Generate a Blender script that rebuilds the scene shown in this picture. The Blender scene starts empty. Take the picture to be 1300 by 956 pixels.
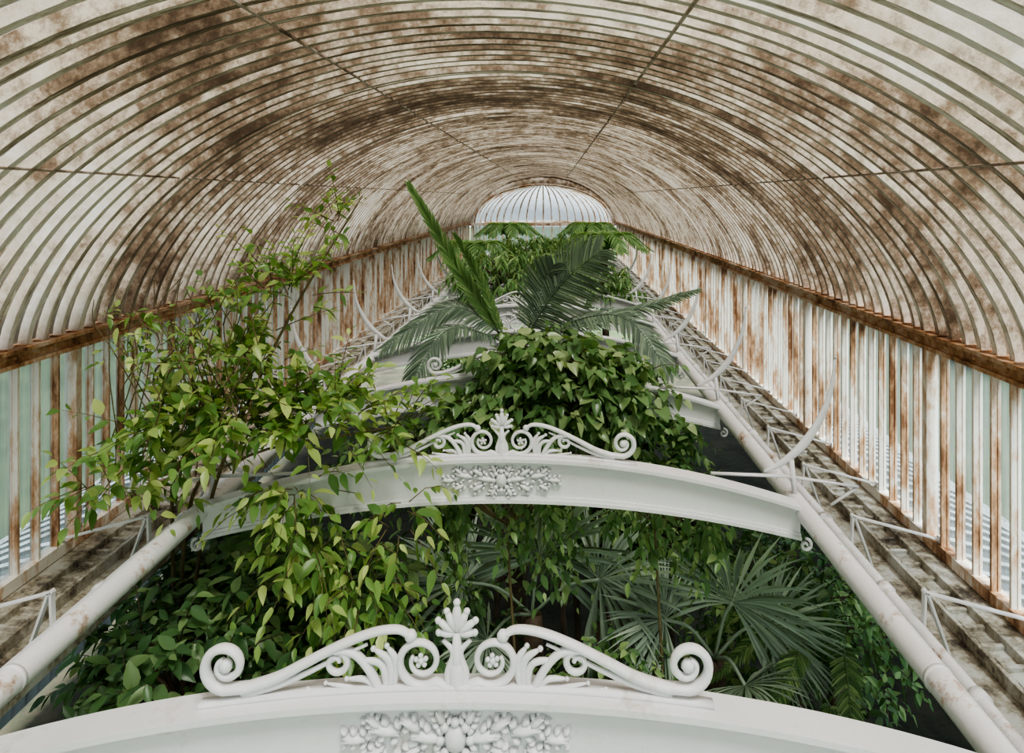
import bpy, math
import numpy as np

CZ = 7.5            # eye height above the palm house floor
CX = -0.317         # centre line of the lantern
HW = 2.755          # half width of the lantern
PITCH = 2.27        # spacing of the arched beams
YS, YE = 2.51 - 2 * PITCH, 2.51 + 11 * PITCH
EAVE, SILL = -0.93, -2.19
RISE0, RB = -0.86, 1.74
rng = np.random.default_rng(7)
A = np.array

# ------------------------------------------------------------------ helpers
def norm(v):
    v = np.asarray(v, float)
    return v / np.maximum(np.linalg.norm(v, axis=-1, keepdims=True), 1e-9)

class MB:
    def __init__(s):
        s.v = []; s.f = []; s.n = 0
    def add(s, v, f):
        v = np.asarray(v, float).reshape(-1, 3)
        n = s.n
        s.v.append(v)
        s.f.extend([tuple(i + n for i in q) for q in f])
        s.n += len(v)
    def addarr(s, v, fa):
        n = s.n
        s.v.append(v.reshape(-1, 3))
        for a in fa:
            s.f.extend((a + n).tolist())
        s.n += v.reshape(-1, 3).shape[0]

def box(mb, x0, x1, y0, y1, z0, z1):
    v = [(x, y, z) for x in (x0, x1) for y in (y0, y1) for z in (z0, z1)]
    mb.add(v, [(0, 1, 3, 2), (4, 6, 7, 5), (0, 4, 5, 1), (2, 3, 7, 6), (0, 2, 6, 4), (1, 5, 7, 3)])

def prism(mb, prof, y0, y1):
    n = len(prof)
    v = [(x, y0, z) for x, z in prof] + [(x, y1, z) for x, z in prof]
    f = [(i, (i + 1) % n, n + (i + 1) % n, n + i) for i in range(n)]
    f += [tuple(range(n))[::-1], tuple(range(n, 2 * n))]
    mb.add(v, f)

def tube(mb, path, rad, seg=8, flat=1.0):
    p = np.asarray(path, float); n = len(p)
    r = np.ones(n) * rad if np.isscalar(rad) else np.asarray(rad, float)
    t = np.gradient(p, axis=0); t = norm(t)
    ref = A([0, 1, 0.0]) if abs(t[0][1]) < 0.9 else A([1.0, 0, 0])
    u = norm(np.cross(ref, t[0])); V = []
    for i in range(n):
        u = norm(u - t[i] * np.dot(u, t[i])); w = np.cross(t[i], u)
        for k in range(seg):
            a = 2 * math.pi * k / seg
            V.append(p[i] + r[i] * (u * math.cos(a) + w * math.sin(a) * flat))
    F = []
    for i in range(n - 1):
        for k in range(seg):
            k2 = (k + 1) % seg
            F.append((i * seg + k, i * seg + k2, (i + 1) * seg + k2, (i + 1) * seg + k))
    F.append(tuple(range(seg))[::-1]); F.append(tuple(range((n - 1) * seg, n * seg)))
    mb.add(V, F)

def smooth(pts, n=24):
    p = np.asarray(pts, float)
    P = np.vstack([2 * p[0] - p[1], p, 2 * p[-1] - p[-2]])
    out = []
    m = len(p) - 1
    for j in range(n + 1):
        s = j / n * m; i = min(int(s), m - 1); t = s - i
        a, b, c, d = P[i], P[i + 1], P[i + 2], P[i + 3]
        out.append(0.5 * ((2 * b) + (-a + c) * t + (2 * a - 5 * b + 4 * c - d) * t * t + (-a + 3 * b - 3 * c + d) * t ** 3))
    return A(out)

def ellips(mb, c, ax, ay, az, su=8, sv=5):
    c = A(c, float); ax, ay, az = A(ax, float), A(ay, float), A(az, float)
    V = [c - az]
    for i in range(1, sv):
        ph = -math.pi / 2 + math.pi * i / sv
        for k in range(su):
            a = 2 * math.pi * k / su
            V.append(c + ax * math.cos(ph) * math.cos(a) + ay * math.cos(ph) * math.sin(a) + az * math.sin(ph))
    V.append(c + az); F = []
    for k in range(su):
        F.append((0, 1 + (k + 1) % su, 1 + k))
        F.append((len(V) - 1, 1 + (sv - 2) * su + k, 1 + (sv - 2) * su + (k + 1) % su))
    for i in range(sv - 2):
        for k in range(su):
            k2 = (k + 1) % su
            F.append((1 + i * su + k, 1 + i * su + k2, 1 + (i + 1) * su + k2, 1 + (i + 1) * su + k))
    mb.add(V, F)

def ball(mb, c, r):
    ellips(mb, c, (r, 0, 0), (0, r, 0), (0, 0, r))

def link(o):
    bpy.context.scene.collection.objects.link(o)

def empty(name, org, label, cat, group=None):
    o = bpy.data.objects.new(name, None)
    o.location = (org[0], org[1], org[2] + CZ); o.empty_display_size = 0.2
    link(o); o["label"] = label; o["category"] = cat
    if group: o["group"] = group
    return o

def fin(mb, name, mat, org=(0, 0, -CZ), parent=None, sm=False, label=None, cat=None, kind=None, group=None, bevel=0):
    v = np.vstack(mb.v) - A(org, float)
    me = bpy.data.meshes.new(name)
    me.from_pydata(v.tolist(), [], mb.f)
    if sm: me.polygons.foreach_set("use_smooth", [True] * len(me.polygons))
    me.materials.append(mat); me.update()
    o = bpy.data.objects.new(name, me); link(o)
    if parent is not None:
        o.parent = parent
        pl = parent.location
        o.location = (org[0] - pl[0], org[1] - pl[1], org[2] + CZ - pl[2])
    else:
        o.location = (org[0], org[1], org[2] + CZ)
    if label: o["label"] = label
    if cat: o["category"] = cat
    if kind: o["kind"] = kind
    if group: o["group"] = group
    if bevel:
        m = o.modifiers.new("b", 'BEVEL'); m.width = bevel; m.segments = 2; m.limit_method = 'ANGLE'
    return o

def copytree(o, loc, rotz=None, scale=None):
    c = o.copy(); link(c); c.location = loc
    if scale: c.scale = scale
    if rotz is not None: c.rotation_euler = (0, 0, rotz)
    for ch in o.children:
        d = ch.copy(); link(d); d.parent = c
        d.matrix_parent_inverse = ch.matrix_parent_inverse.copy()
    return c

# ------------------------------------------------------------------ materials
def newmat(name):
    m = bpy.data.materials.new(name); m.use_nodes = True
    nt = m.node_tree; nt.nodes.clear()
    out = nt.nodes.new("ShaderNodeOutputMaterial")
    return m, nt, out

def noise(nt, scale, stretch=(1, 1, 1), detail=6, rough=0.6, dist=0.0):
    tc = nt.nodes.new("ShaderNodeTexCoord"); mp = nt.nodes.new("ShaderNodeMapping")
    mp.inputs["Scale"].default_value = stretch
    nt.links.new(tc.outputs["Object"], mp.inputs[0])
    n = nt.nodes.new("ShaderNodeTexNoise")
    n.inputs["Scale"].default_value = scale; n.inputs["Detail"].default_value = detail
    n.inputs["Roughness"].default_value = rough; n.inputs["Distortion"].default_value = dist
    nt.links.new(mp.outputs[0], n.inputs["Vector"])
    return n.outputs[0]

def ramp(nt, fac, stops):
    r = nt.nodes.new("ShaderNodeValToRGB"); e = r.color_ramp.elements
    while len(e) < len(stops): e.new(0.5)
    for i, (p, c) in enumerate(stops):
        e[i].position = p
        if np.isscalar(c): c = (c, c, c)
        e[i].color = (c[0], c[1], c[2], 1)
    nt.links.new(fac, r.inputs[0]); return r.outputs[0]

def mix(nt, fac, a, b, mode='MIX'):
    m = nt.nodes.new("ShaderNodeMix"); m.data_type = 'RGBA'; m.blend_type = mode
    for s, k in ((fac, 0), (a, 6), (b, 7)):
        if isinstance(s, (int, float)): m.inputs[k].default_value = s
        elif isinstance(s, tuple): m.inputs[k].default_value = (s[0], s[1], s[2], 1)
        else: nt.links.new(s, m.inputs[k])
    return m.outputs[2]

def math_(nt, op, a, b=0.0):
    m = nt.nodes.new("ShaderNodeMath"); m.operation = op
    for k, s in enumerate((a, b)):
        if isinstance(s, (int, float)): m.inputs[k].default_value = s
        else: nt.links.new(s, m.inputs[k])
    return m.outputs[0]

def bsdf(nt, col, rough=0.6, height=None, bstr=0.3, metal=0.0):
    b = nt.nodes.new("ShaderNodeBsdfPrincipled")
    if isinstance(col, tuple): b.inputs["Base Color"].default_value = (*col, 1)
    else: nt.links.new(col, b.inputs["Base Color"])
    b.inputs["Roughness"].default_value = rough; b.inputs["Metallic"].default_value = metal
    if height is not None:
        bp = nt.nodes.new("ShaderNodeBump"); bp.inputs["Strength"].default_value = bstr; bp.inputs["Distance"].default_value = 0.01
        nt.links.new(height, bp.inputs["Height"]); nt.links.new(bp.outputs[0], b.inputs["Normal"])
    return b

def painted(name, base, mid, dark, lo, hi, scale=3, stretch=(1, 1, 1), rough=0.55):
    """paint with rust / dirt breaking through where two noises are high"""
    m, nt, out = newmat(name)
    n1 = noise(nt, scale, stretch); n2 = noise(nt, scale * 7, stretch, 8, 0.7)
    s = math_(nt, 'ADD', math_(nt, 'MULTIPLY', n1, 0.65), math_(nt, 'MULTIPLY', n2, 0.35))
    col = ramp(nt, s, [(lo, base), ((lo + hi) / 2, mid), (hi, dark)])
    col = mix(nt, 0.25, col, ramp(nt, noise(nt, scale * 0.5), [(0.3, 0.55), (0.7, 1.0)]), 'MULTIPLY')
    b = bsdf(nt, col, rough, n2, 0.35); nt.links.new(b.outputs[0], out.inputs[0]); return m

def roofmask(nt):
    tc = nt.nodes.new("ShaderNodeTexCoord"); sp = nt.nodes.new("ShaderNodeSeparateXYZ")
    nt.links.new(tc.outputs["Object"], sp.inputs[0])
    wob = math_(nt, 'MULTIPLY', math_(nt, 'SUBTRACT', noise(nt, 0.5), 0.5), 9.0)
    y = math_(nt, 'DIVIDE', math_(nt, 'ADD', sp.outputs[1], wob), 28.0)
    a = ramp(nt, y, [(0.05, 0.20), (0.10, 0.60), (0.17, 1.0), (0.26, 0.92), (0.36, 0.76), (0.8, 0.85)])
    # grime gathers along the crown
    zc = math_(nt, 'MULTIPLY', math_(nt, 'SUBTRACT', sp.outputs[2], CZ - 0.9), 0.14)
    return math_(nt, 'ADD', a, zc)

def roofbar(name, base, thr):
    m, nt, out = newmat(name)
    mask = roofmask(nt)
    n1 = noise(nt, 1.6, (0.6, 6.5, 0.6), 6, 0.7); n2 = noise(nt, 10, (0.7, 3.6, 0.7), 8, 0.8)
    n3 = noise(nt, 0.9, (1, 1.4, 1), 4, 0.6)
    s = math_(nt, 'ADD', math_(nt, 'MULTIPLY', n1, 0.38), math_(nt, 'MULTIPLY', n2, 0.44))
    s = math_(nt, 'ADD', s, math_(nt, 'MULTIPLY', n3, 0.24))
    s = math_(nt, 'ADD', s, math_(nt, 'MULTIPLY', mask, 0.16))
    warm = tuple(b_ * f_ for b_, f_ in zip(base, (0.80, 0.74, 0.67)))
    col = ramp(nt, s, [(thr - 0.12, base), (thr - 0.03, warm), (thr + 0.04, (0.30, 0.23, 0.17)), (thr + 0.10, (0.125, 0.085, 0.058)), (thr + 0.20, (0.04, 0.028, 0.02))])
    return m, nt, out, col, n2

m_roofbar, nt, out, col, n2 = roofbar("stained_roof_bar_paint", (0.86, 0.855, 0.84), 0.68)
nt.links.new(bsdf(nt, col, 0.40, n2, 0.5).outputs[0], out.inputs[0])
m_purlin = painted("grimy_purlin_paint", (0.55, 0.50, 0.45), (0.36, 0.28, 0.22), (0.12, 0.08, 0.06), 0.42, 0.62, 3)

m_roofglass, nt, out, col, n2 = roofbar("milky_dirty_roof_glass", (0.24, 0.235, 0.225), 0.650)
d = nt.nodes.new("ShaderNodeBsdfDiffuse"); t = nt.nodes.new("ShaderNodeBsdfTranslucent"); tr = nt.nodes.new("ShaderNodeBsdfTransparent")
for q in (d, t): nt.links.new(col, q.inputs[0])
tr.inputs[0].default_value = (0.78, 0.77, 0.75, 1)
a1 = nt.nodes.new("ShaderNodeMixShader"); a1.inputs[0].default_value = 0.30
nt.links.new(d.outputs[0], a1.inputs[1]); nt.links.new(t.outputs[0], a1.inputs[2])
a2 = nt.nodes.new("ShaderNodeMixShader")
nt.links.new(mix(nt, 1.0, mix(nt, 0.45, col, (.45, .45, .45)), (.68, .68, .68), 'MULTIPLY'), a2.inputs[0])
nt.links.new(a1.outputs[0], a2.inputs[1]); nt.links.new(tr.outputs[0], a2.inputs[2]); nt.links.new(a2.outputs[0], out.inputs[0])

def glassmat(name, tint, transp, dirt=0.5, pane=(1, 2.5, 0.35), tt=(0.62, 0.69, 0.73)):
    m, nt, out = newmat(name)
    n = noise(nt, 2.5, pane, 5, 0.6)
    col = ramp(nt, n, [(0.35, tint), (0.75, tuple(c * dirt for c in tint))])
    d = nt.nodes.new("ShaderNodeBsdfDiffuse"); t = nt.nodes.new("ShaderNodeBsdfTranslucent"); tr = nt.nodes.new("ShaderNodeBsdfTransparent")
    for q in (d, t): nt.links.new(col, q.inputs[0])
    tr.inputs[0].default_value = (*tt, 1)
    a1 = nt.nodes.new("ShaderNodeMixShader"); a1.inputs[0].default_value = 0.5
    nt.links.new(d.outputs[0], a1.inputs[1]); nt.links.new(t.outputs[0], a1.inputs[2])
    g = nt.nodes.new("ShaderNodeBsdfGlossy"); g.inputs["Roughness"].default_value = 0.15
    a2 = nt.nodes.new("ShaderNodeMixShader"); a2.inputs[0].default_value = transp
    nt.links.new(a1.outputs[0], a2.inputs[1]); nt.links.new(tr.outputs[0], a2.inputs[2])
    a3 = nt.nodes.new("ShaderNodeMixShader"); a3.inputs[0].default_value = 0.05
    nt.links.new(a2.outputs[0], a3.inputs[1]); nt.links.new(g.outputs[0], a3.inputs[2])
    nt.links.new(a3.outputs[0], out.inputs[0]); return m

m_glass = glassmat("weathered_window_glass", (0.44, 0.50, 0.51), 0.50, 0.40, (1, 6, 0.4), (0.62, 0.70, 0.74))
m_dome = glassmat("dome_glass", (0.46, 0.51, 0.55), 0.34, 0.7)
m_lower = glassmat("aisle_roof_glass", (0.13, 0.16, 0.18), 0.08, 0.7)
m_post = painted("rusting_cream_bar_paint", (0.80, 0.75, 0.67), (0.56, 0.35, 0.21), (0.20, 0.09, 0.04), 0.46, 0.62, 3.0, (1, 1, 0.35))
m_eave = painted("heavily_rusted_iron", (0.60, 0.48, 0.38), (0.46, 0.25, 0.12), (0.13, 0.06, 0.03), 0.41, 0.61, 4)
m_white = painted("white_iron_paint", (0.81, 0.815, 0.825), (0.64, 0.61, 0.57), (0.30, 0.18, 0.10), 0.56, 0.75, 2.5, rough=0.36)
m_pipe = painted("white_pipe_paint", (0.88, 0.88, 0.89), (0.60, 0.46, 0.37), (0.24, 0.11, 0.06), 0.555, 0.665, 3, rough=0.28)
m_ledge = painted("peeling_ledge_paint", (0.58, 0.57, 0.52), (0.38, 0.34, 0.26), (0.10, 0.08, 0.065), 0.43, 0.61, 5)
m_aislebar = painted("dull_grey_bar_paint", (0.30, 0.33, 0.35), (0.22, 0.23, 0.23), (0.12, 0.11, 0.10), 0.45, 0.65, 4)
m_bark = painted("bark", (0.16, 0.11, 0.07), (0.10, 0.07, 0.045), (0.05, 0.035, 0.02), 0.4, 0.65, 8)
m_vinebark = painted("young_stem", (0.24, 0.20, 0.10), (0.18, 0.14, 0.07), (0.09, 0.06, 0.03), 0.4, 0.65, 8)
m_floor = painted("dark_planting_soil", (0.05, 0.045, 0.03), (0.03, 0.035, 0.02), (0.015, 0.015, 0.01), 0.4, 0.6, 1.5, rough=0.95)
m_grass = painted("lawn", (0.055, 0.080, 0.035), (0.035, 0.06, 0.025), (0.02, 0.04, 0.015), 0.4, 0.6, 0.3, rough=0.9)

def leafmat(name, c0, c1, c2, rough=0.42, trans=0.35):
    m, nt, out = newmat(name)
    g = nt.nodes.new("ShaderNodeNewGeometry")
    col = ramp(nt, g.outputs["Random Per Island"], [(0.0, c0), (0.55, c1), (0.95, c2)])
    col = mix(nt, 0.35, col, ramp(nt, noise(nt, 1.6, detail=2), [(0.3, 0.45), (0.7, 1.0)]), 'MULTIPLY')
    b = bsdf(nt, col, rough)
    t = nt.nodes.new("ShaderNodeBsdfTranslucent")
    nt.links.new(mix(nt, 1.0, col, (1.0, 1.1, 0.6), 'MULTIPLY'), t.inputs[0])
    a = nt.nodes.new("ShaderNodeMixShader"); a.inputs[0].default_value = trans
    nt.links.new(b.outputs[0], a.inputs[1]); nt.links.new(t.outputs[0], a.inputs[2]); nt.links.new(a.outputs[0], out.inputs[0])
    return m

m_vine = leafmat("bright_vine_leaf", (0.16, 0.31, 0.10), (0.32, 0.50, 0.16), (0.66, 0.77, 0.32), 0.34)
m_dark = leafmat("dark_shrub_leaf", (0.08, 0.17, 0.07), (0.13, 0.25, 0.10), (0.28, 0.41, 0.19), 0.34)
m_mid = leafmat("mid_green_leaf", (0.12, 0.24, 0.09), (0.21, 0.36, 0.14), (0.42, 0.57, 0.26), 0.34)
m_heart = leafmat("glossy_heart_leaf", (0.14, 0.27, 0.11), (0.24, 0.40, 0.17), (0.47, 0.60, 0.31), 0.27)
m_far = leafmat("drooping_tree_leaf", (0.13, 0.26, 0.10), (0.22, 0.40, 0.15), (0.41, 0.57, 0.25))
m_cycad = leafmat("cycad_leaflet", (0.15, 0.22, 0.17), (0.22, 0.31, 0.23), (0.35, 0.45, 0.33))
m_cycadb = leafmat("young_cycad_leaflet", (0.20, 0.35, 0.14), (0.29, 0.47, 0.20), (0.43, 0.61, 0.29), 0.38, 0.3)
m_fan = leafmat("fan_palm_blade", (0.26, 0.34, 0.27), (0.38, 0.48, 0.39), (0.56, 0.65, 0.53))

# ------------------------------------------------------------------ leaf geometry
PROF_OVATE = [(0.12, 0.6), (0.33, 1.0), (0.6, 0.85), (0.83, 0.40)]
PROF_HEART = [(-0.08, 0.75), (0.15, 1.0), (0.5, 0.85), (0.8, 0.4)]
PROF_NARROW = [(0.1, 0.8), (0.5, 1.0), (0.85, 0.6)]
PROF_FAN = [(0.3, 0.55), (0.5, 1.0), (0.75, 0.55)]

def leaves(mb, pos, dr, up, L, W, droop, prof=PROF_OVATE, fold=0.18):
    pos = np.asarray(pos, float); N = len(pos)
    dr = norm(dr); up = np.asarray(up, float)
    if up.ndim == 1: up = np.tile(up, (N, 1))
    side = norm(np.cross(dr, up)); nr = np.cross(side, dr)
    L = np.ones(N) * L; W = np.ones(N) * W; droop = np.ones(N) * droop
    K = len(prof); out = np.zeros((N, 3 * K + 2, 3))
    def cen(t):
        return pos + dr * (L * t)[:, None] + A([0, 0, -1.0]) * (droop * L * t * t)[:, None]
    out[:, 0] = pos
    for k, (t, w) in enumerate(prof):
        c = cen(max(t, 0.0)) + dr * (L * min(t, 0))[:, None]
        c0 = cen(max(t, 0.02))
        s = side * (W * w / 2)[:, None]; lift = nr * (fold * W * w)[:, None]
        out[:, 1 + 3 * k] = c - s + lift; out[:, 2 + 3 * k] = c0; out[:, 3 + 3 * k] = c + s + lift
    out[:, -1] = cen(1.0)
    base = (np.arange(N) * (3 * K + 2))[:, None]
    tris = [(0, 2, 1), (0, 3, 2)]; e = 3 * K + 1; b = 3 * (K - 1)
    tris += [(b + 1, b + 2, e), (b + 2, b + 3, e)]
    quads = []
    for k in range(K - 1):
        q = 3 * k
        quads += [(q + 1, q + 2, q + 5, q + 4), (q + 2, q + 3, q + 6, q + 5)]
    fa = [base + A(t)[None, :] for t in tris] + [base + A(t)[None, :] for t in quads]
    mb.addarr(out, fa)

def twigs(mbL, mbB, st, dr, ln, nl, lL, lW, sag, ldroop, prof=PROF_OVATE, tr=0.004, r=rng, petiole=0.0):
    """shoots with alternate leaves"""
    dr = norm(dr); N = len(st); ln = np.ones(N) * ln
    P = lambda t: st + dr * (ln * t)[:, None] + A([0, 0, -1.0]) * (sag * ln * t * t)[:, None]
    ph = r.uniform(0, 6.28, N)
    for j in range(nl):
        t = (j + 1.0) / nl
        p = P(t); tg = norm(dr + A([0, 0, -2.0]) * sag * t)
        ref = np.tile(A([0.13, 0.2, 0.97]), (N, 1)); s = norm(np.cross(tg, ref)); u2 = np.cross(s, tg)
        an = ph + j * 2.4
        sv = s * np.cos(an)[:, None] + u2 * (np.sin(an) * 0.6)[:, None]
        d = tg * (0.45 if j < nl - 1 else 1.4) + sv * 0.9 + r.normal(0, 0.22, (N, 3)) + A([0, 0, -ldroop])
        upv = A([0, -0.25, 1.0]) + r.normal(0, 0.35, (N, 3))
        sc = r.uniform(0.5, 1.2, N) * (1.0 - 0.35 * t)
        leaves(mbL, p + norm(d) * petiole, d, upv, lL * sc, lW * sc, 0.10 + r.uniform(0, 0.25, N), prof)
    if mbB is not None:
        for i in range(N):
            ts = A([0, 0.35, 0.7, 1.0])
            p = st[i] + dr[i] * (ln[i] * ts)[:, None] + A([0, 0, -1.0]) * (sag * ln[i] * ts * ts)[:, None]
            tube(mbB, p, [tr, tr * 0.85, tr * 0.6, tr * 0.3], 4)

def crown(c, rad, n, r, inner=0.35, upb=0.25, zmin=-0.8):
    u = norm(r.normal(0, 1, (n * 3, 3))); u = u[u[:, 2] > zmin][:n]
    rr = r.uniform(inner, 0.9, len(u))[:, None]
    st = A(c) + u * rr * A(rad)
    d = u * 1.0 + r.normal(0, 0.45, u.shape) + A([0, 0, upb])
    return st, d

def shrub(name, label, cat, base, c, rad, n, nl, lL, lW, mat, seed, twl=0.35, sag=0.3, ldroop=0.25, prof=PROF_OVATE, group=None, trunk_r=0.05, petiole=0.0, extra=None):
    r = np.random.default_rng(seed)
    root = empty(name, (base[0], base[1], -CZ), label, cat, group)
    mL, mB = MB(), MB()
    st, d = crown(c, rad, n, r)
    if extra is not None:
        for (c2, r2, n2) in extra:
            s2, d2 = crown(c2, r2, n2, r); st = np.vstack([st, s2]); d = np.vstack([d, d2])
    twigs(mL, mB, st, d, r.uniform(0.6, 1.2, len(st)) * twl, nl, lL, lW, sag, ldroop, prof, r=r, petiole=petiole)
    cb = A(c, float) - A([0, 0, rad[2] * 0.5])
    b0 = A([base[0], base[1], -CZ])
    midp = (b0 + cb) / 2 + A([r.uniform(-.15, .15), r.uniform(-.15, .15), 0])
    tube(mB, smooth([b0, midp, cb], 10), np.linspace(trunk_r, trunk_r * 0.5, 11), 8)
    for i in range(0, len(st), max(1, len(st) // 26)):
        tube(mB, smooth([cb, (cb * 0.45 + st[i] * 0.55) + A([0, 0, 0.06]), st[i]], 6), np.linspace(trunk_r * 0.45, 0.005, 7), 5)
    fin(mB, "branches", m_bark, (base[0], base[1], -CZ), root, True)
    fin(mL, "foliage", mat, (base[0], base[1], -CZ), root, True)
    return root

def frond(mbL, mbR, b, mid, tip, width, n, up=(0, 0, 1), ang=0.9, droop=0.15, lw=0.022, t0=0.1, r=rng, vlift=0.15, rr=0.014):
    P = smooth([b, mid, tip], 24)
    tube(mbR, P, np.linspace(rr, 0.003, 25), 6)
    ts = np.linspace(t0, 0.995, n); idx = ts * 24; i0 = np.clip(idx.astype(int), 0, 23); f = (idx - i0)[:, None]
    p = P[i0] * (1 - f) + P[i0 + 1] * f; tg = norm(P[i0 + 1] - P[i0])
    s = norm(np.cross(tg, A(up, float))); nn = np.cross(s, tg)
    q = (ts - t0) / (1 - t0)
    Lf = width * np.clip(np.sin(np.pi * (0.12 + 0.83 * q)) ** 0.6, 0.15, 1)
    for sg in (1, -1):
        aa = ang * (1 - 0.45 * q)
        d = s * sg * np.sin(aa)[:, None] + tg * np.cos(aa)[:, None] + nn * vlift + r.normal(0, 0.035, p.shape)
        leaves(mbL, p, d, nn, Lf * r.uniform(0.93, 1.05, n), lw, droop, PROF_NARROW, 0.25)

def fan(mb, mbR, hub, axis, nrm, R, n, spread=4.6, r=rng, base=None, w=None):
    hub = A(hub, float); axis = norm(A(axis, float)); nrm = A(nrm, float); nrm = norm(nrm - axis * np.dot(nrm, axis)); sd = np.cross(nrm, axis)
    a = np.linspace(-spread / 2, spread / 2, n) + r.normal(0, .02, n)
    d = axis * np.cos(a)[:, None] + sd * np.sin(a)[:, None] + nrm * 0.12 + r.normal(0, 0.045, (n, 3))
    Ls = R * (1 - 0.22 * (np.abs(a) / (spread / 2)) ** 2) * r.uniform(0.85, 1.08, n)
    w = w or spread / n * R * 0.52
    leaves(mb, np.tile(hub, (n, 1)), d, nrm, Ls, w, r.uniform(.1, .42, n), PROF_FAN, 0.3)
    if base is not None:
        tube(mbR, smooth([base, (A(base) + hub) / 2 + A([0, 0, 0.08]), hub], 8), 0.013, 6)

# ------------------------------------------------------------------ roof
RC = (HW ** 2 + RB ** 2) / (2 * RB)
def ell(th):
    x = HW * math.cos(th)
    ze = RISE0 + RB * math.sin(th)
    zc = RISE0 + RB - RC + math.sqrt(RC * RC - x * x)
    return A([CX + x, 0.5 * ze + 0.5 * zc])
def elln(th):
    a, b = ell(max(th - .02, 0)), ell(min(th + .02, math.pi)); t = b - a
    return norm(A([t[1], -t[0]]))
def roofz(x):
    return ell(math.acos(max(-1, min(1, (x - CX) / HW))))[1]

NB = 13; DP = PITCH / NB          # wall bars per bay
NR = 15; DR = PITCH / NR          # roof ribs per bay
mb = MB()
THS = np.linspace(0, math.pi, 49)
EL = [ell(t_) for t_ in THS]; EN = [elln(t_) for t_ in THS]
def rib(mb, y, w, dep):
    V = []
    for o, n in zip(EL, EN):
        i = o - n * dep
        V += [(o[0], y - w / 2, o[1]), (o[0], y + w / 2, o[1]), (i[0], y + w / 2, i[1]), (i[0], y - w / 2, i[1])]
    F = []
    for k in range(len(THS) - 1):
        for j in range(4):
            F.append((4 * k + j, 4 * k + (j + 1) % 4, 4 * k + 4 + (j + 1) % 4, 4 * k + 4 + j))
    F += [(0, 1, 2, 3), tuple(4 * (len(THS) - 1) + j for j in (3, 2, 1, 0))]
    mb.add(V, F)
nr = int(round((YE - YS) / DR))
for i in range(nr + 1):
    big = (i % NR == 0)
    rib(mb, YS + i * DR, 0.052 if big else 0.044, 0.066 if big else 0.050)
fin(mb, "trim_1", m_roofbar, kind="structure", label="curved white painted roof glazing ribs stained brown")

mb = MB(); ys = np.arange(YS, YE + 0.01, PITCH / 9 / 2)
V = []
for y in ys:
    for o in EL: V.append((o[0], y, o[1]))
F = []; nT = len(THS)
for i in range(len(ys) - 1):
    for k in range(nT - 1):
        F.append((i * nT + k, i * nT + k + 1, (i + 1) * nT + k + 1, (i + 1) * nT + k))
mb.add(V, F)
fin(mb, "ceiling", m_roofglass, sm=True, kind="structure", label="barrel vaulted milky glass roof streaked with brown grime")

mb = MB()
for off, r_ in ((-0.86, .009), (0.86, .009), (-2.08, .007), (2.08, .007)):
    th = math.acos(off / HW); i = ell(th) - elln(th) * 0.050
    tube(mb, [(i[0], y, i[1]) for y in (YS, 5, 12, 20, YE)], r_, 6)
fin(mb, "trim_2", m_purlin, kind="structure", label="slender grimy purlin rods running under the roof ribs")

AX, AZ0, AB = 2.60, -0.92, 1.46
mb = MB(); V = []
for th, o in zip(THS, EL):
    V += [(o[0], YE, o[1]), (CX + AX * math.cos(th), YE, AZ0 + AB * math.sin(th)), (CX + (AX) * math.cos(th), YE + 0.12, AZ0 + AB * math.sin(th))]
F = []
for k in range(nT - 1):
    F += [(3 * k, 3 * k + 1, 3 * k + 4, 3 * k + 3), (3 * k + 1, 3 * k + 2, 3 * k + 5, 3 * k + 4)]
mb.add(V, F)
fin(mb, "trim_3", m_roofbar, kind="structure", label="arched end frame around the glazed apse")
mb = MB(); nu, nv = 30, 12; V = []
def dome(u, v, s=1.0):
    return (CX + AX * s * math.cos(u) * math.cos(v), YE + 2.4 * s * math.sin(u) * math.cos(v), AZ0 + AB * s * math.sin(v))
for i in range(nu + 1):
    for j in range(nv + 1):
        V.append(dome(math.pi * i / nu, math.pi / 2 * j / nv))
F = [(i * (nv + 1) + j, (i + 1) * (nv + 1) + j, (i + 1) * (nv + 1) + j + 1, i * (nv + 1) + j + 1) for i in range(nu) for j in range(nv)]
mb.add(V, F)
fin(mb, "window_50", m_dome, sm=True, kind="structure", label="half dome of clear glass closing the end")
mb = MB()
for i in range(0, 25):
    u = math.pi * i / 24
    tube(mb, [dome(u, math.pi / 2 * j / 12, 0.985) for j in range(13)], 0.028, 4)
for k in range(2):
    zz = (-0.95, SILL)[k]
    tube(mb, [(CX + AX * math.cos(a), YE + 2.4 * math.sin(a), zz) for a in np.linspace(0, math.pi, 25)], 0.07, 6)
for i in range(0, 25):
    u = math.pi * i / 24; x, y = CX + AX * math.cos(u), YE + 2.4 * math.sin(u)
    tube(mb, [(x, y, SILL), (x, y, -0.95)], 0.03, 4)
box(mb, CX - HW, CX + HW, YE - 0.05, YE + 0.05, -1.0, -0.90)
fin(mb, "wall_back", m_post, kind="structure", label="rusty white bars of the curved end wall")
mb = MB(); V = []
for i in range(25):
    u = math.pi * i / 24; x, y = CX + AX * math.cos(u), YE + 2.4 * math.sin(u); V += [(x, y, SILL), (x, y, -0.92)]
mb.add(V, [(2 * i, 2 * i + 2, 2 * i + 3, 2 * i + 1) for i in range(24)])
fin(mb, "window_51", m_glass, kind="structure", label="curved band of glass in the end wall")

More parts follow.
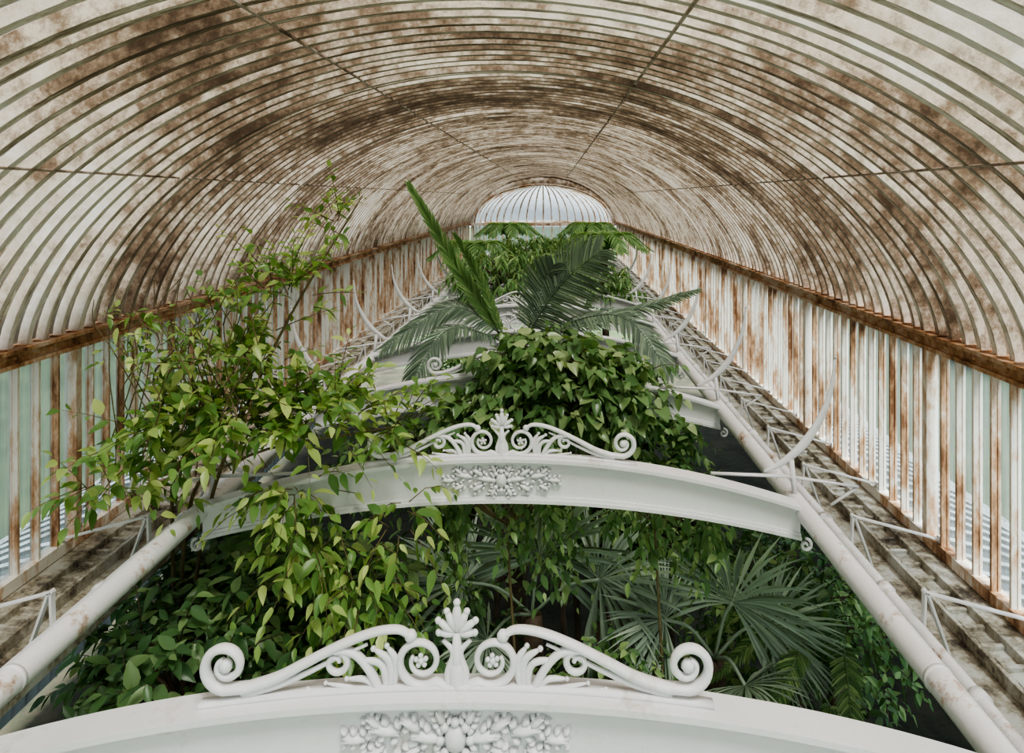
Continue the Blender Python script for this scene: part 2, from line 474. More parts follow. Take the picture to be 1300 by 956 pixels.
# ------------------------------------------------------------------ side walls
for side, sname in ((1, "right"), (-1, "left")):
    xw = CX + side * HW
    X = lambda d: xw - side * d      # distance inward from wall plane
    def bx(mb, d0, d1, y0, y1, z0, z1):
        a, b = sorted((X(d0), X(d1))); box(mb, a, b, y0, y1, z0, z1)
    mb = MB()
    for k in range(-2, 12):
        y = 2.51 + k * PITCH
        bx(mb, -0.02, 0.055, y - 0.028, y + 0.028, SILL, EAVE)
    bx(mb, -0.03, 0.05, YS, YE, SILL - 0.02, SILL + 0.05)
    fin(mb, "wall_" + sname, m_post, kind="structure", label="rusting white iron posts and sill rail")
    mb = MB()
    bx(mb, -0.03, 0.08, YS, YE, EAVE, EAVE + 0.08)
    bx(mb, -0.03, 0.11, YS, YE, EAVE + 0.068, EAVE + 0.09)
    bx(mb, 0.03, 0.10, YS, YE, EAVE - 0.015, EAVE + 0.01)
    for i in range(nr):
        y = YS + DR * (i + 0.5)
        bx(mb, 0.03, 0.085, y - 0.010, y + 0.010, EAVE + 0.088, EAVE + 0.098)
    for k in range(int((YE - YS) / 0.30)):
        ball(mb, (X(0.08), YS + 0.2 + k * 0.30, EAVE + 0.040), 0.013)
    fin(mb, "trim_%d" % (4 if side > 0 else 5), m_eave, kind="structure", label="orange rusted iron eave beam with bolts")
    org = (xw, 2.51, SILL)
    mb = MB(); mb.add([(xw, 2.51, SILL), (xw, 2.51 + PITCH, SILL), (xw, 2.51 + PITCH, EAVE), (xw, 2.51, EAVE)], [(0, 1, 2, 3)])
    w0 = fin(mb, "window_%d" % (1 if side > 0 else 21), m_glass, org, kind="structure", label="bay of tall narrow weathered glass panes")
    mb = MB()
    for j in range(1, NB):
        y = 2.51 + j * DP
        bx(mb, -0.01, 0.042, y - 0.009, y + 0.009, SILL + 0.03, EAVE)
        bx(mb, 0.004, 0.010, y - 0.014, y + 0.014, SILL + 0.03, EAVE)
    fin(mb, "glazing_bars", m_post, org, w0)
    n = 1
    for k in range(-2, 11):
        if k == 0: continue
        c = copytree(w0, (xw, 2.51 + k * PITCH, SILL + CZ))
        c.name = "window_%d" % ((1 if side > 0 else 21) + n); n += 1
    mb = MB()
    prof = [(X(-0.1), SILL - 0.02), (X(0.16), SILL - 0.03), (X(0.16), SILL - 0.075), (X(0.28), SILL - 0.085), (X(0.28), SILL - 0.13), (X(0.50), SILL - 0.14), (X(0.50), SILL - 0.24), (X(-0.1), SILL - 0.24)]
    prism(mb, prof, YS, YE)
    rr_ = np.random.default_rng(4)
    y = YS
    while y < YE:
        bx(mb, 0.16, 0.275, y, y + 0.03, SILL - 0.088, SILL - 0.055)
        if rr_.random() < .7:
            bx(mb, 0.17 + rr_.uniform(0, .03), 0.25, y + 0.05, y + 0.05 + rr_.uniform(.03, .09), SILL - 0.088, SILL - 0.075)
        y += 0.17
    bx(mb, 0.455, 0.485, YS, YE, SILL - 0.15, SILL - 0.085)
    bx(mb, 0.27, 0.295, YS, YE, SILL - 0.13, SILL - 0.06)
    fin(mb, "trim_%d" % (6 if side > 0 else 7), m_ledge, kind="structure", label="stepped gutter ledge with flaking grey-white paint", bevel=0.004)
    mb = MB(); V = []; yy = np.linspace(YS, YE, 30); cs = []
    for a in np.linspace(0.15, 1.5, 10):
        cs.append((xw + side * (0.1 + 5.0 * math.sin(a) - 5 * math.sin(0.15)), SILL - 0.28 - 5.1 * (math.cos(.15) - math.cos(a))))
    for y in yy:
        for c in cs: V.append((c[0], y, c[1]))
    mb.add(V, [(i * 10 + k, i * 10 + k + 1, i * 10 + 11 + k, i * 10 + 10 + k) for i in range(29) for k in range(9)])
    fin(mb, "window_%d" % (52 if side > 0 else 53), m_lower, sm=True, kind="structure", label="lower curved glass aisle roof")
    mb = MB(); y = YS
    while y < YE:
        tube(mb, [(c[0], y, c[1] + 0.03) for c in cs], 0.018, 4); y += DP * 1.5
    fin(mb, "trim_%d" % (8 if side > 0 else 9), m_aislebar, kind="structure", label="weathered grey bars of the lower aisle roof")

mb = MB(); box(mb, -9, 8.5, -4, 33, -CZ - 0.1, -CZ)
fin(mb, "floor", m_floor, kind="structure", label="dark planting soil of the palm beds")
mb = MB(); box(mb, -120, 120, -60, 200, -CZ - 0.3, -CZ - 0.12)
fin(mb, "ground", m_grass, kind="structure", label="mown lawn around the glasshouse")

# ------------------------------------------------------------------ pipes
def mirx(x, side): return CX + side * (x - CX)
for side in (1, -1):
    x = mirx(1.61, side); mb = MB()
    ysq = np.linspace(0.9, YE - 0.3, 40)
    tube(mb, [(x, y, -2.0) for y in ysq], 0.060, 16)
    for k in range(0, 11):
        y = 2.51 + PITCH * k + .6
        tube(mb, [(x, y - 0.012, -2.0), (x, y + 0.012, -2.0)], 0.0625, 16)
    fin(mb, "iron_pipe", m_pipe, (x, 0.9, -2.0), sm=True, label="long white iron pipe with flaking rusty patches", cat="pipe", group="white pipes along the lantern")
    x = mirx(1.83, side); mb = MB()
    tube(mb, [(x, y, -2.15) for y in ysq], 0.038, 12)
    for k in range(28):
        y = 1.4 + 0.9 * k
        if y < YE - 0.5:
            tube(mb, [(x, y - 0.03, -2.15), (x, y + 0.03, -2.15)], 0.048, 12)
            tube(mb, [(x, y, -2.15), (x + side * .12, y, -2.34)], 0.02, 6)
    fin(mb, "service_pipe", m_pipe, (x, 0.9, -2.15), sm=True, label="thinner white pipe with clamps on the ledge", cat="pipe", group="thin pipes on the ledges")

# ------------------------------------------------------------------ arched beams
def beam_z(s): return -1.64 - 0.32 * s * s, -1.927 - 0.245 * s * s
def sweep(mb, us, fz0, fz1, y0, y1):
    V = []
    for u in us:
        a, b = fz0(u), fz1(u)
        V += [(CX + u, y0, a), (CX + u, y1, a), (CX + u, y1, b), (CX + u, y0, b)]
    F = [(4 * k + j, 4 * k + (j + 1) % 4, 4 * k + 4 + (j + 1) % 4, 4 * k + 4 + j) for k in range(len(us) - 1) for j in range(4)]
    F += [(0, 1, 2, 3), tuple(4 * (len(us) - 1) + j for j in (3, 2, 1, 0))]
    mb.add(V, F)
BE = 1.90
us = np.linspace(-BE, BE, 41); Y0 = 2.51
bz = lambda u: beam_z(u / 1.93)
org = (CX, Y0, -1.64)
root = empty("arched_beam", org, "white painted cast iron arched beam with scrolled cresting", "beam", "arched iron beams")
mb = MB()
sweep(mb, us, lambda u: bz(u)[0], lambda u: bz(u)[0] - 0.022, Y0 - 0.075, Y0 + 0.075)
sweep(mb, us, lambda u: bz(u)[0] - 0.022, lambda u: bz(u)[0] - 0.045, Y0 - 0.05, Y0 + 0.05)
sweep(mb, us, lambda u: bz(u)[0] - 0.04, lambda u: bz(u)[1] + 0.01, Y0 - 0.025, Y0 + 0.025)
sweep(mb, us, lambda u: bz(u)[1] + 0.022, lambda u: bz(u)[1], Y0 - 0.055, Y0 + 0.055)
sweep(mb, us, lambda u: bz(u)[1] + 0.04, lambda u: bz(u)[1] + 0.022, Y0 - 0.04, Y0 + 0.04)
for sg in (1, -1):
    xx = CX + sg * BE
    pts = []
    for k in range(30):
        an = math.pi / 2 + sg * -1 * k / 29 * 8.2; r_ = 0.042 * (1 - k / 34)
        pts.append((xx + sg * 0.03 + r_ * math.cos(an), Y0 - 0.03, -2.200 + r_ * math.sin(an)))
    tube(mb, pts, 0.010, 6, 1.5)
fin(mb, "beam", m_white, org, root, bevel=0.004)
mb = MB(); yb = Y0 - 0.03
zc = -1.785
for sg in (1, -1):
    for (u0, z0, ang, L, w) in ((.05, .0, .15, .12, .035), (.12, .03, .6, .09, .03), (.12, -.03, -.5, .09, .03), (.19, .02, .2, .12, .035), (.24, -.03, -.45, .08, .026), (.25, .04, .75, .07, .026), (.30, .0, .0, .09, .03), (.04, .05, 1.2, .07, .028), (.04, -.05, -1.1, .07, .028)):
        d = A([sg * math.cos(ang), 0, math.sin(ang)]); s = A([-d[2], 0, d[0]])
        c = A([CX + sg * u0, yb, zc + z0]) + d * L * 0.4
        ellips(mb, c, d * L * 0.5, s * w * 0.6, (0, 0.030, 0), 10, 6)
        for q in (-0.35, 0, 0.35):
            for e in (1, -1):
                ellips(mb, c + d * L * q + s * e * w * 0.8, (d * 0.6 + s * e * 0.6) * w * 0.7, (s * e * 0.5 - d * 0.5) * w * 0.5, (0, 0.026, 0), 7, 4)
        tube(mb, [c - d * L * .45 + A([0, -.02, 0]), c + d * L * .4 + A([0, -.030, 0])], 0.004, 4)
ellips(mb, (CX, yb, zc), (.04, 0, 0), (0, 0, .055), (0, .035, 0))
for k in range(8):
    a = k * math.pi / 4; ball(mb, (CX + 0.05 * math.cos(a), yb - 0.015, zc + 0.06 * math.sin(a)), 0.016)
fin(mb, "leaf_relief", m_white, org, root, True, label="moulded oak leaf relief")
mb = MB(); ZB = -1.645
def P2(u, v): return (CX + u, Y0, ZB + v)
def spiral(c, a0, a1, r0, r1, n=34):
    return [(c[0] + (r0 + (r1 - r0) * (k / n)) * math.cos(a0 + (a1 - a0) * k / n), c[1] + (r0 + (r1 - r0) * (k / n)) * math.sin(a0 + (a1 - a0) * k / n)) for k in range(n + 1)]
for sg in (1, -1):
    T = lambda pts: [P2(sg * u, v) for u, v in pts]
    sp = spiral((.775, .078), -1.75, -1.75 + 9.2, .080, .020, 40)
    rail = [(.155, .180), (.20, .200), (.28, .190), (.38, .152), (.50, .092), (.60, .040), (.70, .006)]
    rs = [tuple(p) for p in smooth([(a, b, 0) for a, b in rail], 26)[:, :2]]
    path = rs + sp[1:]
    rad = np.concatenate([np.linspace(.012, .018, 27), np.linspace(.018, .009, len(sp) - 1)])
    tube(mb, T(path), rad, 8, 1.5)
    ball(mb, P2(sg * .775, .078), .024)
    ball(mb, P2(sg * .155, .178), .022)
    rl = [(.30, .150), (.40, .105), (.50, .055), (.60, .012), (.72, -.02)]
    tube(mb, T([tuple(p) for p in smooth([(a, b, 0) for a, b in rl], 16)[:, :2]]), np.linspace(.006, .014, 17), 6)
    sp = spiral((.120, .095), -2.2, -2.2 + 9.0, .084, .030, 44)
    path = [tuple(p) for p in smooth([(.015, -.02, 0), (.035, .01, 0), (sp[0][0], sp[0][1], 0)], 6)[:-1, :2]] + sp
    tube(mb, T(path), np.linspace(.016, .007, len(path)), 8, 1.4)
    ball(mb, P2(sg * .120, .095), .012)
    for k in range(5):
        a = k * math.pi / 2.5 + .4
        c = A(P2(sg * .120, .095)) + A([math.cos(a), 0, math.sin(a)]) * .017
        ball(mb, c, .009)
    sp = spiral((.405, .088), 1.2, 1.2 + 8.0, .046, .012, 30)
    path = [tuple(p) for p in smooth([(.25, -.02, 0), (.29, .06, 0), (.345, .120, 0), (sp[0][0], sp[0][1], 0)], 12)[:-1, :2]]
    tube(mb, T(path + sp), np.linspace(.015, .008, len(path + sp)), 8, 1.4)
    for (p0, p1, p2, w) in (((.235, -.02), (.25, .08), (.33, .10), .013), ((.225, -.02), (.225, .09), (.28, .135), .014), ((.215, -.02), (.205, .09), (.235, .145), .013),
                            ((.26, -.02), (.30, .03), (.37, .035), .011), ((.27, -.03), (.34, .0), (.44, .02), .010), ((.30, -.03), (.40, -.015), (.50, .0), .010)):
        pp = smooth([(p0[0], p0[1], 0), (p1[0], p1[1], 0), (p2[0], p2[1], 0)], 10)
        tube(mb, T([tuple(p[:2]) for p in pp]), [.007, .009, .011, w, w, w, w, w * .95, w * .8, w * .6, w * .3], 7, 1.0)
        ball(mb, P2(sg * p2[0], p2[1]), w * .75)
    for ang, L in ((.42, .075), (.95, .070), (1.5, .055)):
        d = A([sg * math.sin(ang), 0, math.cos(ang)]); s = A([d[2], 0, -d[0]])
        ellips(mb, A(P2(0, .185)) + d * L * .62, d * L * .55, s * .014, (0, .016, 0), 8, 6)
        ball(mb, A(P2(0, .185)) + d * L * 1.1, .012)
    tube(mb, T([tuple(p) for p in smooth([(.012, -.02, 0), (.03, .05, 0), (.012, .12, 0), (.045, .165, 0)], 14)[:, :2]]), np.linspace(.016, .008, 15), 7)
ellips(mb, P2(0, .238), (.017, 0, 0), (0, .018, 0), (0, 0, .050), 8, 6)
ball(mb, P2(0, .290), .013)
ellips(mb, P2(0, .04), (.03, 0, 0), (0, .025, 0), (0, 0, .07), 8, 6)
tube(mb, [P2(0, .0), P2(0, .19)], [.022, .014], 8)
sweep(mb, np.linspace(-.86, .86, 25), lambda u: bz(u)[0] + .016, lambda u: bz(u)[0] - .005, Y0 - .02, Y0 + .02)
fin(mb, "crest_scrollwork", m_white, org, root, True, label="pierced scrollwork crest with central palmette")
for k in range(1, 11):
    copytree(root, (org[0], Y0 + k * PITCH, org[2] + CZ))

def horn(side):
    y = 2.66 + PITCH; mb = MB()
    M = lambda x, z, dy=0.0: (mirx(x, side), y + dy, z)
    p = smooth([M(1.40, -1.80), M(1.52, -1.74), M(1.66, -1.62), M(1.77, -1.45), M(1.84, -1.27), M(1.87, -1.05)], 24)
    tube(mb, p, np.concatenate([np.linspace(.010, .032, 10), np.linspace(.032, .008, 15)]), 8, .45)
    ball(mb, M(1.87, -1.045), .011)
    for a, b, r_ in ((M(1.05, -1.81), M(1.56, -1.83), .012), (M(1.56, -1.83), M(2.02, -1.90), .010), (M(2.02, -1.90), M(1.84, -2.02), .009)):
        tube(mb, [a, b], r_, 6, 1.6)
    tube(mb, [M(1.58, -1.72), M(1.61, -2.0)], .018, 8)
    return fin(mb, "curved_bracket", m_white, (mirx(1.61, side), y, -2.0), sm=True, label="upswept horn shaped white iron bracket on the pipe", cat="bracket", group="horn shaped brackets")
for side in (1, -1):
    h = horn(side)
    for k in range(2, 7):
        copytree(h, (h.location[0], 2.66 + k * PITCH, h.location[2]))

def ledgebr(side):
    mb = MB(); y = 3.75
    def bar(p, q, w, t):
        p, q = A(p), A(q); d = norm(q - p); n = A([-d[2], 0, d[0]]) * t / 2; V = []
        for c in (p, q):
            for yy in (-w / 2, w / 2):
                for s in (1, -1): V.append(c + A([0, yy, 0]) + n * s)
        mb.add(V, [(0, 1, 3, 2), (4, 6, 7, 5), (0, 2, 6, 4), (1, 5, 7, 3), (0, 4, 5, 1), (2, 3, 7, 6)])
    M = lambda x, z: (mirx(x, side), y, z)
    bar(M(1.86, -1.97), M(2.42, -2.12), .035, .010)
    bar(M(1.87, -1.96), M(1.86, -2.30), .035, .013)
    bar(M(1.88, -1.97), M(1.99, -2.28), .035, .013)
    bar(M(2.41, -2.10), M(2.41, -2.22), .05, .010)
    return fin(mb, "ledge_bracket", m_white, (mirx(1.86, side), y, -2.3), label="small triangular white iron stay between pipe and sill", cat="bracket", group="stays along the ledge", bevel=.002)
for side in (1, -1):
    b0 = ledgebr(side)
    for k in range(-1, 26):
        if k == 0: continue
        copytree(b0, (b0.location[0], 3.75 + 0.9 * k, b0.location[2]))

# ------------------------------------------------------------------ PLANTS
r = np.random.default_rng(11)
base = (-2.5, 5.1)
root = empty("climbing_vine", (base[0], base[1], -CZ), "bright yellow-green climbing vine sprawling over a white pipe", "vine")
mL, mB = MB(), MB()
def cl(c, rad, n, ln, nl, lL, lW, sag=.15, upb=.35, ld=.05):
    st, d = crown(c, rad, n, r, .15, upb)
    twigs(mL, mB, st, d, r.uniform(.6, 1.5, len(st)) * ln, nl, lL, lW, sag, ld, r=r, petiole=.012, tr=.0035)
cl((-2.62, 4.50, -1.68), (.18, .25, .18), 20, .26, 7, .145, .070)
cl((-2.42, 4.65, -1.42), (.32, .30, .20), 36, .32, 8, .145, .070)
cl((-1.98, 4.65, -1.36), (.42, .30, .20), 58, .34, 8, .148, .071)
cl((-1.48, 4.72, -1.36), (.42, .28, .20), 50, .34, 8, .145, .069)
cl((-1.02, 4.80, -1.44), (.24, .2, .20), 22, .30, 7, .13, .062)
cl((-2.02, 4.75, -1.00), (.40, .35, .32), 40, .30, 8, .125, .058, .1, .6)
cl((-1.70, 4.8, -.55), (.28, .28, .34), 28, .28, 8, .118, .053, .1, .8)
cl((-1.42, 4.9, -.14), (.14, .2, .20), 12, .20, 7, .105, .046, .05, .7)
cl((-1.55, 4.55, -1.80), (.36, .15, .14), 22, .28, 7, .145, .068, .5, -.2, .2)
cl((-1.40, 4.5, -2.10), (.32, .2, .18), 18, .30, 7, .145, .068, .6, -.3, .3)
cl((-1.15, 4.5, -2.35), (.30, .2, .26), 20, .30, 8, .14, .066, .7, -.3, .35)
cl((-.92, 4.55, -1.98), (.18, .15, .32), 12, .28, 7, .13, .060, .7, -.2, .4)
for (a, m1, m2, t_) in (((-2.5, 5.1, -4.5), (-2.48, 4.9, -2.3), (-2.3, 4.7, -1.6), (-1.7, 4.7, -.9)),
                        ((-2.5, 5.1, -4.5), (-2.4, 4.9, -2.2), (-1.9, 4.6, -1.6), (-1.0, 4.75, -1.45)),
                        ((-2.5, 5.1, -4.5), (-2.3, 4.9, -2.3), (-1.8, 4.8, -1.0), (-1.25, 4.95, .02))):
    tube(mB, smooth([(base[0], base[1], -CZ), a, m1, m2, t_], 30), np.linspace(.022, .005, 31), 6)
for k in range(34):
    s0 = A([r.uniform(-2.75, -1.8), r.uniform(4.2, 4.9), r.uniform(-1.7, -1.3)])
    s1 = s0 + A([r.uniform(-.25, .2), 0, r.uniform(.3, .5)]); s2 = s1 + A([r.uniform(-.2, .25), 0, r.uniform(.15, .4)]); s3 = s2 + A([r.uniform(-.15, .2), 0, r.uniform(-.1, .3)])
    for s_ in (s1, s2, s3):
        s_[0] = max(s_[0], -2.78); s_[2] = min(s_[2], roofz(s_[0]) - .2)
    P = smooth([s0, s1, s2, s3], 16)
    tube(mB, P, np.linspace(.0045, .0025, 17), 4)
    if k % 3 == 0: twigs(mL, None, P[8::2], r.normal(0, .6, P[8::2].shape) + A([0.5, 0, 0]), .08, 3, .09, .04, .1, .1, r=r)
# keep every leaf below the roof and inside the wall
for arr in mL.v + mB.v:
    arr[:, 0] = np.maximum(arr[:, 0], -2.98)
    lim = np.array([roofz(x) - .09 for x in arr[:, 0]]); m_ = arr[:, 0] < 0
    arr[m_, 2] = np.minimum(arr[m_, 2], lim[m_])
fin(mB, "stems", m_vinebark, (base[0], base[1], -CZ), root, True)
fin(mL, "foliage", m_vine, (base[0], base[1], -CZ), root, True)

# heart leaved bush draped over the third beam
shrub("climbing_bush", "dense mound of glossy heart-shaped green leaves draped over beams", "vine", (.3, 7.4), (.15, 6.95, -1.68), (.98, .55, .36), 240, 7, .14, .125, m_heart, 21, .25, .45, .5, PROF_HEART, petiole=.03,
      extra=[((.10, 6.7, -1.88), (1.10, .40, .24), 150), ((-.05, 6.85, -1.42), (.60, .45, .16), 60), ((-.70, 6.75, -1.98), (.35, .35, .20), 40)])

# vines hanging below the second beam
r = np.random.default_rng(77)
for gi, (x0, x1, ns, dz, mt, lb) in enumerate(((-.75, .15, 16, .75, m_mid, "slender leafy vine strands hanging under an arched beam"), (.2, 1.2, 10, .40, m_mid, "short leafy vine strands trailing beneath an arched beam"))):
    xc = (x0 + x1) / 2; yv = 5.05
    e_ = empty("hanging_vine", (xc, yv, -CZ), lb, "vine")
    mL, mB = MB(), MB()
    tube(mB, smooth([(xc, yv + .1, -CZ), (xc + .1, yv + .1, -4.5), (xc, yv, -2.2)], 16), np.linspace(.02, .008, 17), 6)
    for k in range(ns):
        x = r.uniform(x0, x1); q = (x - CX) / 1.93; zt = -1.95 - .245 * q * q
        L = dz * r.uniform(.4, 1.1)
        P = smooth([(xc, yv, -2.2), (x, yv - .05, zt - .02), (x + r.uniform(-.1, .1), yv + r.uniform(-.1, .2), zt - L)], 12)
        tube(mB, P, np.linspace(.005, .002, 13), 4)
        st = P[6:]; dd = r.normal(0, .5, st.shape) + A([0, -.2, -.6])
        twigs(mL, None, st, dd, .16, 4, .105, .056, .3, .4, r=r)
    fin(mB, "stems", m_vinebark, (xc, yv, -CZ), e_, True)
    fin(mL, "foliage", mt, (xc, yv, -CZ), e_, True)

# cycad with long fronds
r = np.random.default_rng(5)
cyc = empty("cycad_palm", (-.45, 8.7, -CZ), "tall cycad with stiff upright and arching feathery fronds", "palm")
mb = MB(); tube(mb, smooth([(-.45, 8.7, -CZ), (-.4, 8.75, -4), (-.45, 8.7, -1.75)], 20), np.linspace(.14, .11, 21), 10)
for k in range(120):
    a = k * 2.4; z = -4.5 + 2.7 * k / 120
    ellips(mb, (-.44 + .12 * math.cos(a), 8.72 + .12 * math.sin(a), z), (.04, 0, 0), (0, .04, 0), (0, 0, .03), 5, 3)
fin(mb, "trunk", m_bark, (-.45, 8.7, -CZ), cyc, True)
FR = [
    ((-.50, 8.6, -1.7), (-.98, 8.5, -.95), (-1.58, 8.3, .14), .30, 64, (.3, -.9, .3), m_cycadb, .20, .42, .04),
    ((-.50, 8.6, -1.7), (-.80, 8.5, -.95), (-1.06, 8.2, -.40), .18, 40, (.3, -.9, .3), m_cycadb, .20, .45, .04),
    ((-.30, 8.6, -1.6), (.08, 8.45, -1.00), (.54, 8.2, -.56), .52, 46, (-.5, -1, .2), m_cycad, -.1, 1.25, .15),
    ((-.30, 8.6, -1.6), (-.12, 8.6, -1.1), (.02, 8.5, -.76), .40, 36, (-.2, -1, .2), m_cycad, .0, 1.2, .15),
    ((-.5, 8.6, -1.6), (-1.1, 8.4, -1.22), (-1.80, 8.0, -1.60), .34, 46, (0, -.5, 1), m_cycad, .0, .95, .3),
    ((-.5, 8.6, -1.65), (-1.1, 8.0, -1.40), (-1.45, 7.5, -1.95), .34, 44, (0, -.3, 1), m_cycad, .0, 1.0, .3),
    ((-.3, 8.7, -1.6), (.7, 8.6, -1.35), (1.62, 8.3, -1.02), .24, 50, (0, -.6, 1), m_cycad, .0, .8, .2),
    ((-.3, 8.7, -1.6), (.7, 8.0, -1.25), (1.20, 7.4, -1.75), .30, 46, (0, -.6, 1), m_cycad, .0, 1.0, .2),
]
for b, m1, t_, w, n, up, mt, vl, an, dp in FR:
    mL = MB()
    frond(mL, mL, b, m1, t_, w, n, up, an, dp, .028 if mt is m_cycad else .024, .12, r, vlift=vl)
    fin(mL, "frond", mt, b, cyc, True, label="fresh green upright frond" if mt is m_cycadb else None)

# far trees with drooping leaves
tree = shrub("tropical_tree", "leafy tropical tree with drooping long green leaves", "tree", (-1.0, 14.0), (-.95, 14.0, -1.42), (.95, 1.1, .46), 190, 8, .24, .06, m_far, 31, .40, .35, 1.0, group="trees under the far roof")
for (x, y, dz, rz) in ((.75, 14.6, -.34, 2.0), (-.3, 18.2, .02, 4.0), (.6, 21.2, .0, 1.0)):
    copytree(tree, (x, y, 0), rotz=rz, scale=(1, 1, (CZ - 1.35 + dz) / (CZ - 1.35)))
r = np.random.default_rng(8)
pf = empty("feather_palm", (1.15, 16.2, -CZ), "slim palm with arching feathery fronds beneath the roof", "palm", "slim palms under the far roof")
mb = MB(); tube(mb, [(1.15, 16.2, -CZ), (1.2, 16.3, -4), (1.15, 16.2, -1.15)], [.1, .08, .07], 10); fin(mb, "trunk", m_bark, (1.15, 16.2, -CZ), pf, True)
for k in range(10):
    a = k * .63; d = A([math.cos(a), math.sin(a), 0]); b = A([1.15, 16.2, -1.2])
    mL = MB(); frond(mL, mL, b, b + d * .42 + A([0, 0, .44]), b + d * 1.0 + A([0, 0, .10]), .34, 40, (0, 0, 1), 1.0, .35, .030, .1, r)
    fin(mL, "frond", m_far, tuple(b), pf, True)
for (x, y, rz, s) in ((-1.7, 16.4, 1.1, .97), (.1, 15.9, 2.3, .93), (-1.3, 22.5, .5, 1.0), (1.2, 23.0, 2.9, 1.0)):
    copytree(pf, (x, y, 0), rotz=rz, scale=(1, 1, s))

S = [
 ("leafy_shrub", "glossy shrub with long pointed leaves below the pipe", (-1.9, 5.2), (-1.70, 5.1, -2.80), (.85, .6, .50), 180, 8, .19, .085, m_mid),
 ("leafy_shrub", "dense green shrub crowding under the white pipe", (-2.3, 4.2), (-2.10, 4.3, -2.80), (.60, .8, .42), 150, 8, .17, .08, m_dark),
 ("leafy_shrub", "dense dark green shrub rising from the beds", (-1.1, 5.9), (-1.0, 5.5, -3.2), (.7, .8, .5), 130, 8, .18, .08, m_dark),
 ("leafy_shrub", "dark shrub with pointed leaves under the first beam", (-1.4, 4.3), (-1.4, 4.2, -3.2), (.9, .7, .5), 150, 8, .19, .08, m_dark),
 ("leafy_shrub", "mid green shrub with oval leaves tangled below the beam", (.45, 6.9), (.45, 6.8, -2.85), (.65, .5, .50), 150, 8, .14, .075, m_mid),
 ("leafy_shrub", "small leaved shrub beside the fan palms", (1.1, 7.0), (1.1, 6.9, -3.05), (.8, .7, .5), 190, 8, .12, .06, m_mid),
 ("leafy_shrub", "low shrub beneath the walkway ledge", (2.0, 6.2), (2.0, 6.2, -3.5), (.9, .9, .6), 200, 8, .13, .065, m_mid),
 ("leafy_shrub", "tangled small leaved shrub between the palms", (.45, 5.0), (.45, 5.0, -3.40), (.6, .5, .33), 120, 8, .12, .06, m_mid),
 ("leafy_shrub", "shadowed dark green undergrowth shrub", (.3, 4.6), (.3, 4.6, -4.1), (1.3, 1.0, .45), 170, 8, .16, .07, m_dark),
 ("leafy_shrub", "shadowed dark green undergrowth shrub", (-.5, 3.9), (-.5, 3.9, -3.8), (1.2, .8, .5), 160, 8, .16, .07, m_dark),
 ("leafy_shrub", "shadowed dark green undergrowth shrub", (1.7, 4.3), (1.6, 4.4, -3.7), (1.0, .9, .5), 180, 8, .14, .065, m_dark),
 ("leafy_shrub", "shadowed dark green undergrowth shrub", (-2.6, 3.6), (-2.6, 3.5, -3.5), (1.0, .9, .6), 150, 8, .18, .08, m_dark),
 ("leafy_shrub", "light green leafy shrub showing behind the arched beam", (.9, 8.0), (.85, 7.9, -2.50), (.8, .5, .30), 120, 8, .16, .08, m_far),
 ("leafy_shrub", "dark shrub filling the bed between two beams", (-1.1, 7.6), (-1.1, 7.5, -2.60), (1.0, .9, .4), 190, 8, .17, .075, m_mid),
 ("leafy_shrub", "dark shrub filling the bed between two beams", (.4, 9.8), (.0, 9.9, -2.75), (1.6, .8, .4), 200, 8, .18, .075, m_mid),
 ("leafy_shrub", "shrub with broad green leaves under far beams", (-.9, 11.4), (-.9, 11.4, -2.75), (1.1, 1.1, .4), 180, 8, .18, .08, m_mid),
 ("leafy_shrub", "shrub with broad green leaves under far beams", (.9, 11.6), (.8, 11.6, -2.75), (1.0, 1.1, .4), 180, 8, .18, .08, m_mid),
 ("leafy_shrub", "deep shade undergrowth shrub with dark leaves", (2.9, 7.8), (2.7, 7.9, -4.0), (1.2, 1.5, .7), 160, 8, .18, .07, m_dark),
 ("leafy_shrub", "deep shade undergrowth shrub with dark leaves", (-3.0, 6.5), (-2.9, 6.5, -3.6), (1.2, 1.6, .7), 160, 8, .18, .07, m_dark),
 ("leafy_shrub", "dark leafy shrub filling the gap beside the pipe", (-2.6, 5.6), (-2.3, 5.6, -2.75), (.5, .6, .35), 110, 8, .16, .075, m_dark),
]
for i, (nm, lb, bs, c, rad, n, nl, L, W, mt) in enumerate(S):
    shrub(nm, lb, "shrub", bs, c, rad, n, nl, L, W, mt, 100 + i, .34, .35, .35)

def fanpalm(base, top, leavesdef, label, seed, mat=m_fan):
    r = np.random.default_rng(seed)
    e = empty("fan_palm", (base[0], base[1], -CZ), label, "palm")
    mb = MB(); tube(mb, smooth([(base[0], base[1], -CZ), ((base[0] + top[0]) / 2 + .05, base[1], (-CZ + top[2]) / 2), top], 10), np.linspace(.12, .08, 11), 10)
    fin(mb, "trunk", m_bark, (base[0], base[1], -CZ), e, True)
    for (dx, dy, dz, R, nx, ny, nz) in leavesdef:
        hub = A(top) + A([dx, dy, dz]); mL = MB()
        ax = norm(A([dx, dy * .6, dz * .5 + .05]))
        fan(mL, mL, hub, ax, (nx, ny, nz), R, 50, 4.2, r, top)
        fin(mL, "fan_leaf", mat, tuple(hub), e, True)
fanpalm((-.15, 5.75), (-.15, 5.75, -3.20), [(.06, -.10, .50, 1.0, .1, -.75, .6), (-.50, -.25, .38, .75, -.2, -.7, .7), (.50, -.25, .40, .75, .2, -.7, .7), (-.3, -.5, .10, .6, -.1, -.6, .9)],
        "silvery green fan palm with long pleated blades", 51)
fanpalm((1.2, 5.7), (1.18, 5.4, -3.32), [(.1, -.1, .46, .78, .1, -.65, .8), (-.38, -.1, .34, .60, -.3, -.6, .8), (.36, -.1, .30, .62, .4, -.6, .7), (.1, -.45, .10, .5, .1, -.5, .9)],
        "smaller fan palm with narrow pointed segments", 52)
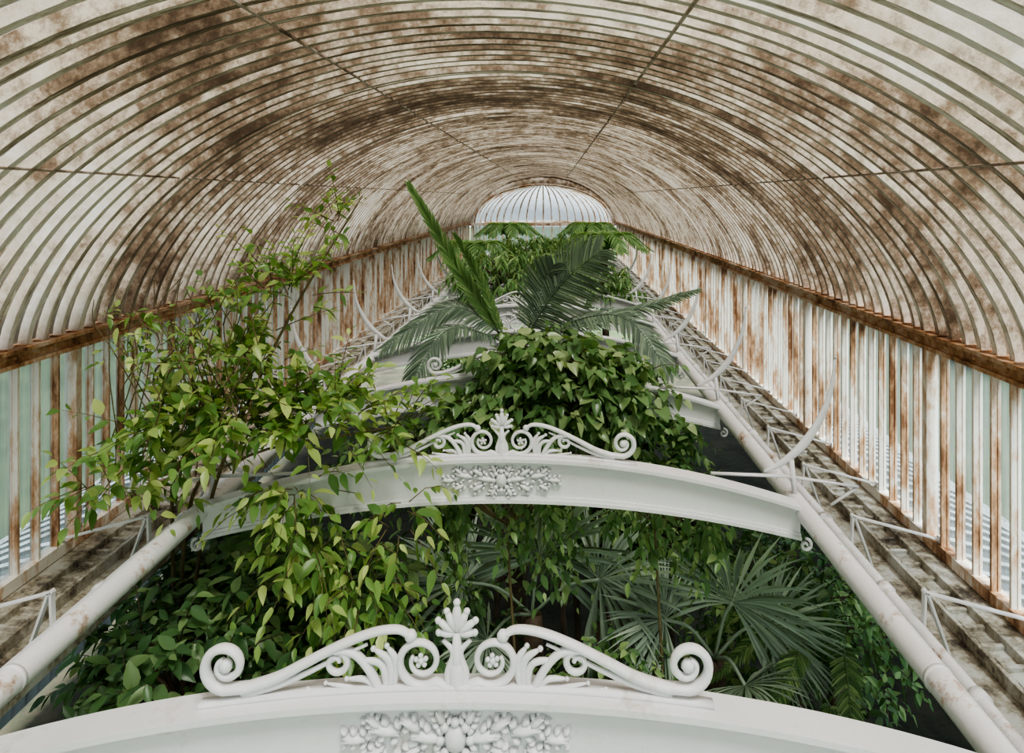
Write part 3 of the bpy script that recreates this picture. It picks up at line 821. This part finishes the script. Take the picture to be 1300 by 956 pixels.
r = np.random.default_rng(9)
fp = empty("fern_palm", (2.1, 5.5, -CZ), "feathery fern-like palm with drooping green fronds", "palm")
mb = MB(); tube(mb, [(2.1, 5.5, -CZ), (2.15, 5.6, -5.5), (2.1, 5.5, -3.5)], [.09, .08, .06], 10); fin(mb, "trunk", m_bark, (2.1, 5.5, -CZ), fp, True)
for k in range(6):
    a = 1.7 + k * .55; d = A([math.cos(a), math.sin(a), 0]); b = A([2.1, 5.5, -3.5])
    mL = MB(); frond(mL, mL, b, b + d * .42 + A([0, 0, .42]), b + d * .98 + A([0, 0, .10]), .15, 56, (0, 0, 1), 1.2, .2, .017, .08, r)
    fin(mL, "frond", m_mid, tuple(b), fp, True)

gt = shrub("garden_tree", "large leafy park tree outside the glass", "tree", (-26, 22), (-26, 22, -1.5), (7, 7, 4.5), 340, 8, 1.6, 1.0, m_dark, 71, 2.0, .3, .3, group="park trees outside", trunk_r=.4)
for (x, y, s) in ((-27, 44, 1.0), (-26, 3, .9), (26, 34, 1.0), (27, 10, 1.0)):
    copytree(gt, (x, y, 0), rotz=0, scale=(s, s, s))

# ------------------------------------------------------------------ light / world / camera
w = bpy.data.worlds.new("overcast_sky"); bpy.context.scene.world = w; w.use_nodes = True
nt = w.node_tree; nt.nodes.clear()
o = nt.nodes.new("ShaderNodeOutputWorld"); bg = nt.nodes.new("ShaderNodeBackground")
tc = nt.nodes.new("ShaderNodeTexCoord"); sp = nt.nodes.new("ShaderNodeSeparateXYZ"); nt.links.new(tc.outputs["Generated"], sp.inputs[0])
cr = nt.nodes.new("ShaderNodeValToRGB"); e = cr.color_ramp.elements
e[0].position = 0.0; e[0].color = (.66, .71, .77, 1); e[1].position = .8; e[1].color = (.98, .985, 1.0, 1)
nt.links.new(sp.outputs[2], cr.inputs[0]); nt.links.new(cr.outputs[0], bg.inputs[0]); bg.inputs[1].default_value = 1.95
nt.links.new(bg.outputs[0], o.inputs[0])
sl = bpy.data.lights.new("sun", 'SUN'); sl.energy = 21.0; sl.angle = 0.35; sl.color = (1, .98, .94)
so = bpy.data.objects.new("sun", sl); link(so); so.rotation_euler = (math.radians(26), math.radians(14), 0); so.location = (0, 0, 20)
bpy.context.scene.view_settings.look = 'AgX - High Contrast'

cam = bpy.data.cameras.new("camera"); co = bpy.data.objects.new("camera", cam); link(co)
co.location = (0, 0, CZ); co.rotation_euler = (math.pi / 2, 0, 0)
cam.sensor_fit = 'HORIZONTAL'; cam.sensor_width = 36; cam.lens = 950 / 1300 * 36
cam.shift_x = -50 / 1300; cam.shift_y = -226 / 1300; cam.clip_end = 500; cam.clip_start = .05
bpy.context.scene.camera = co
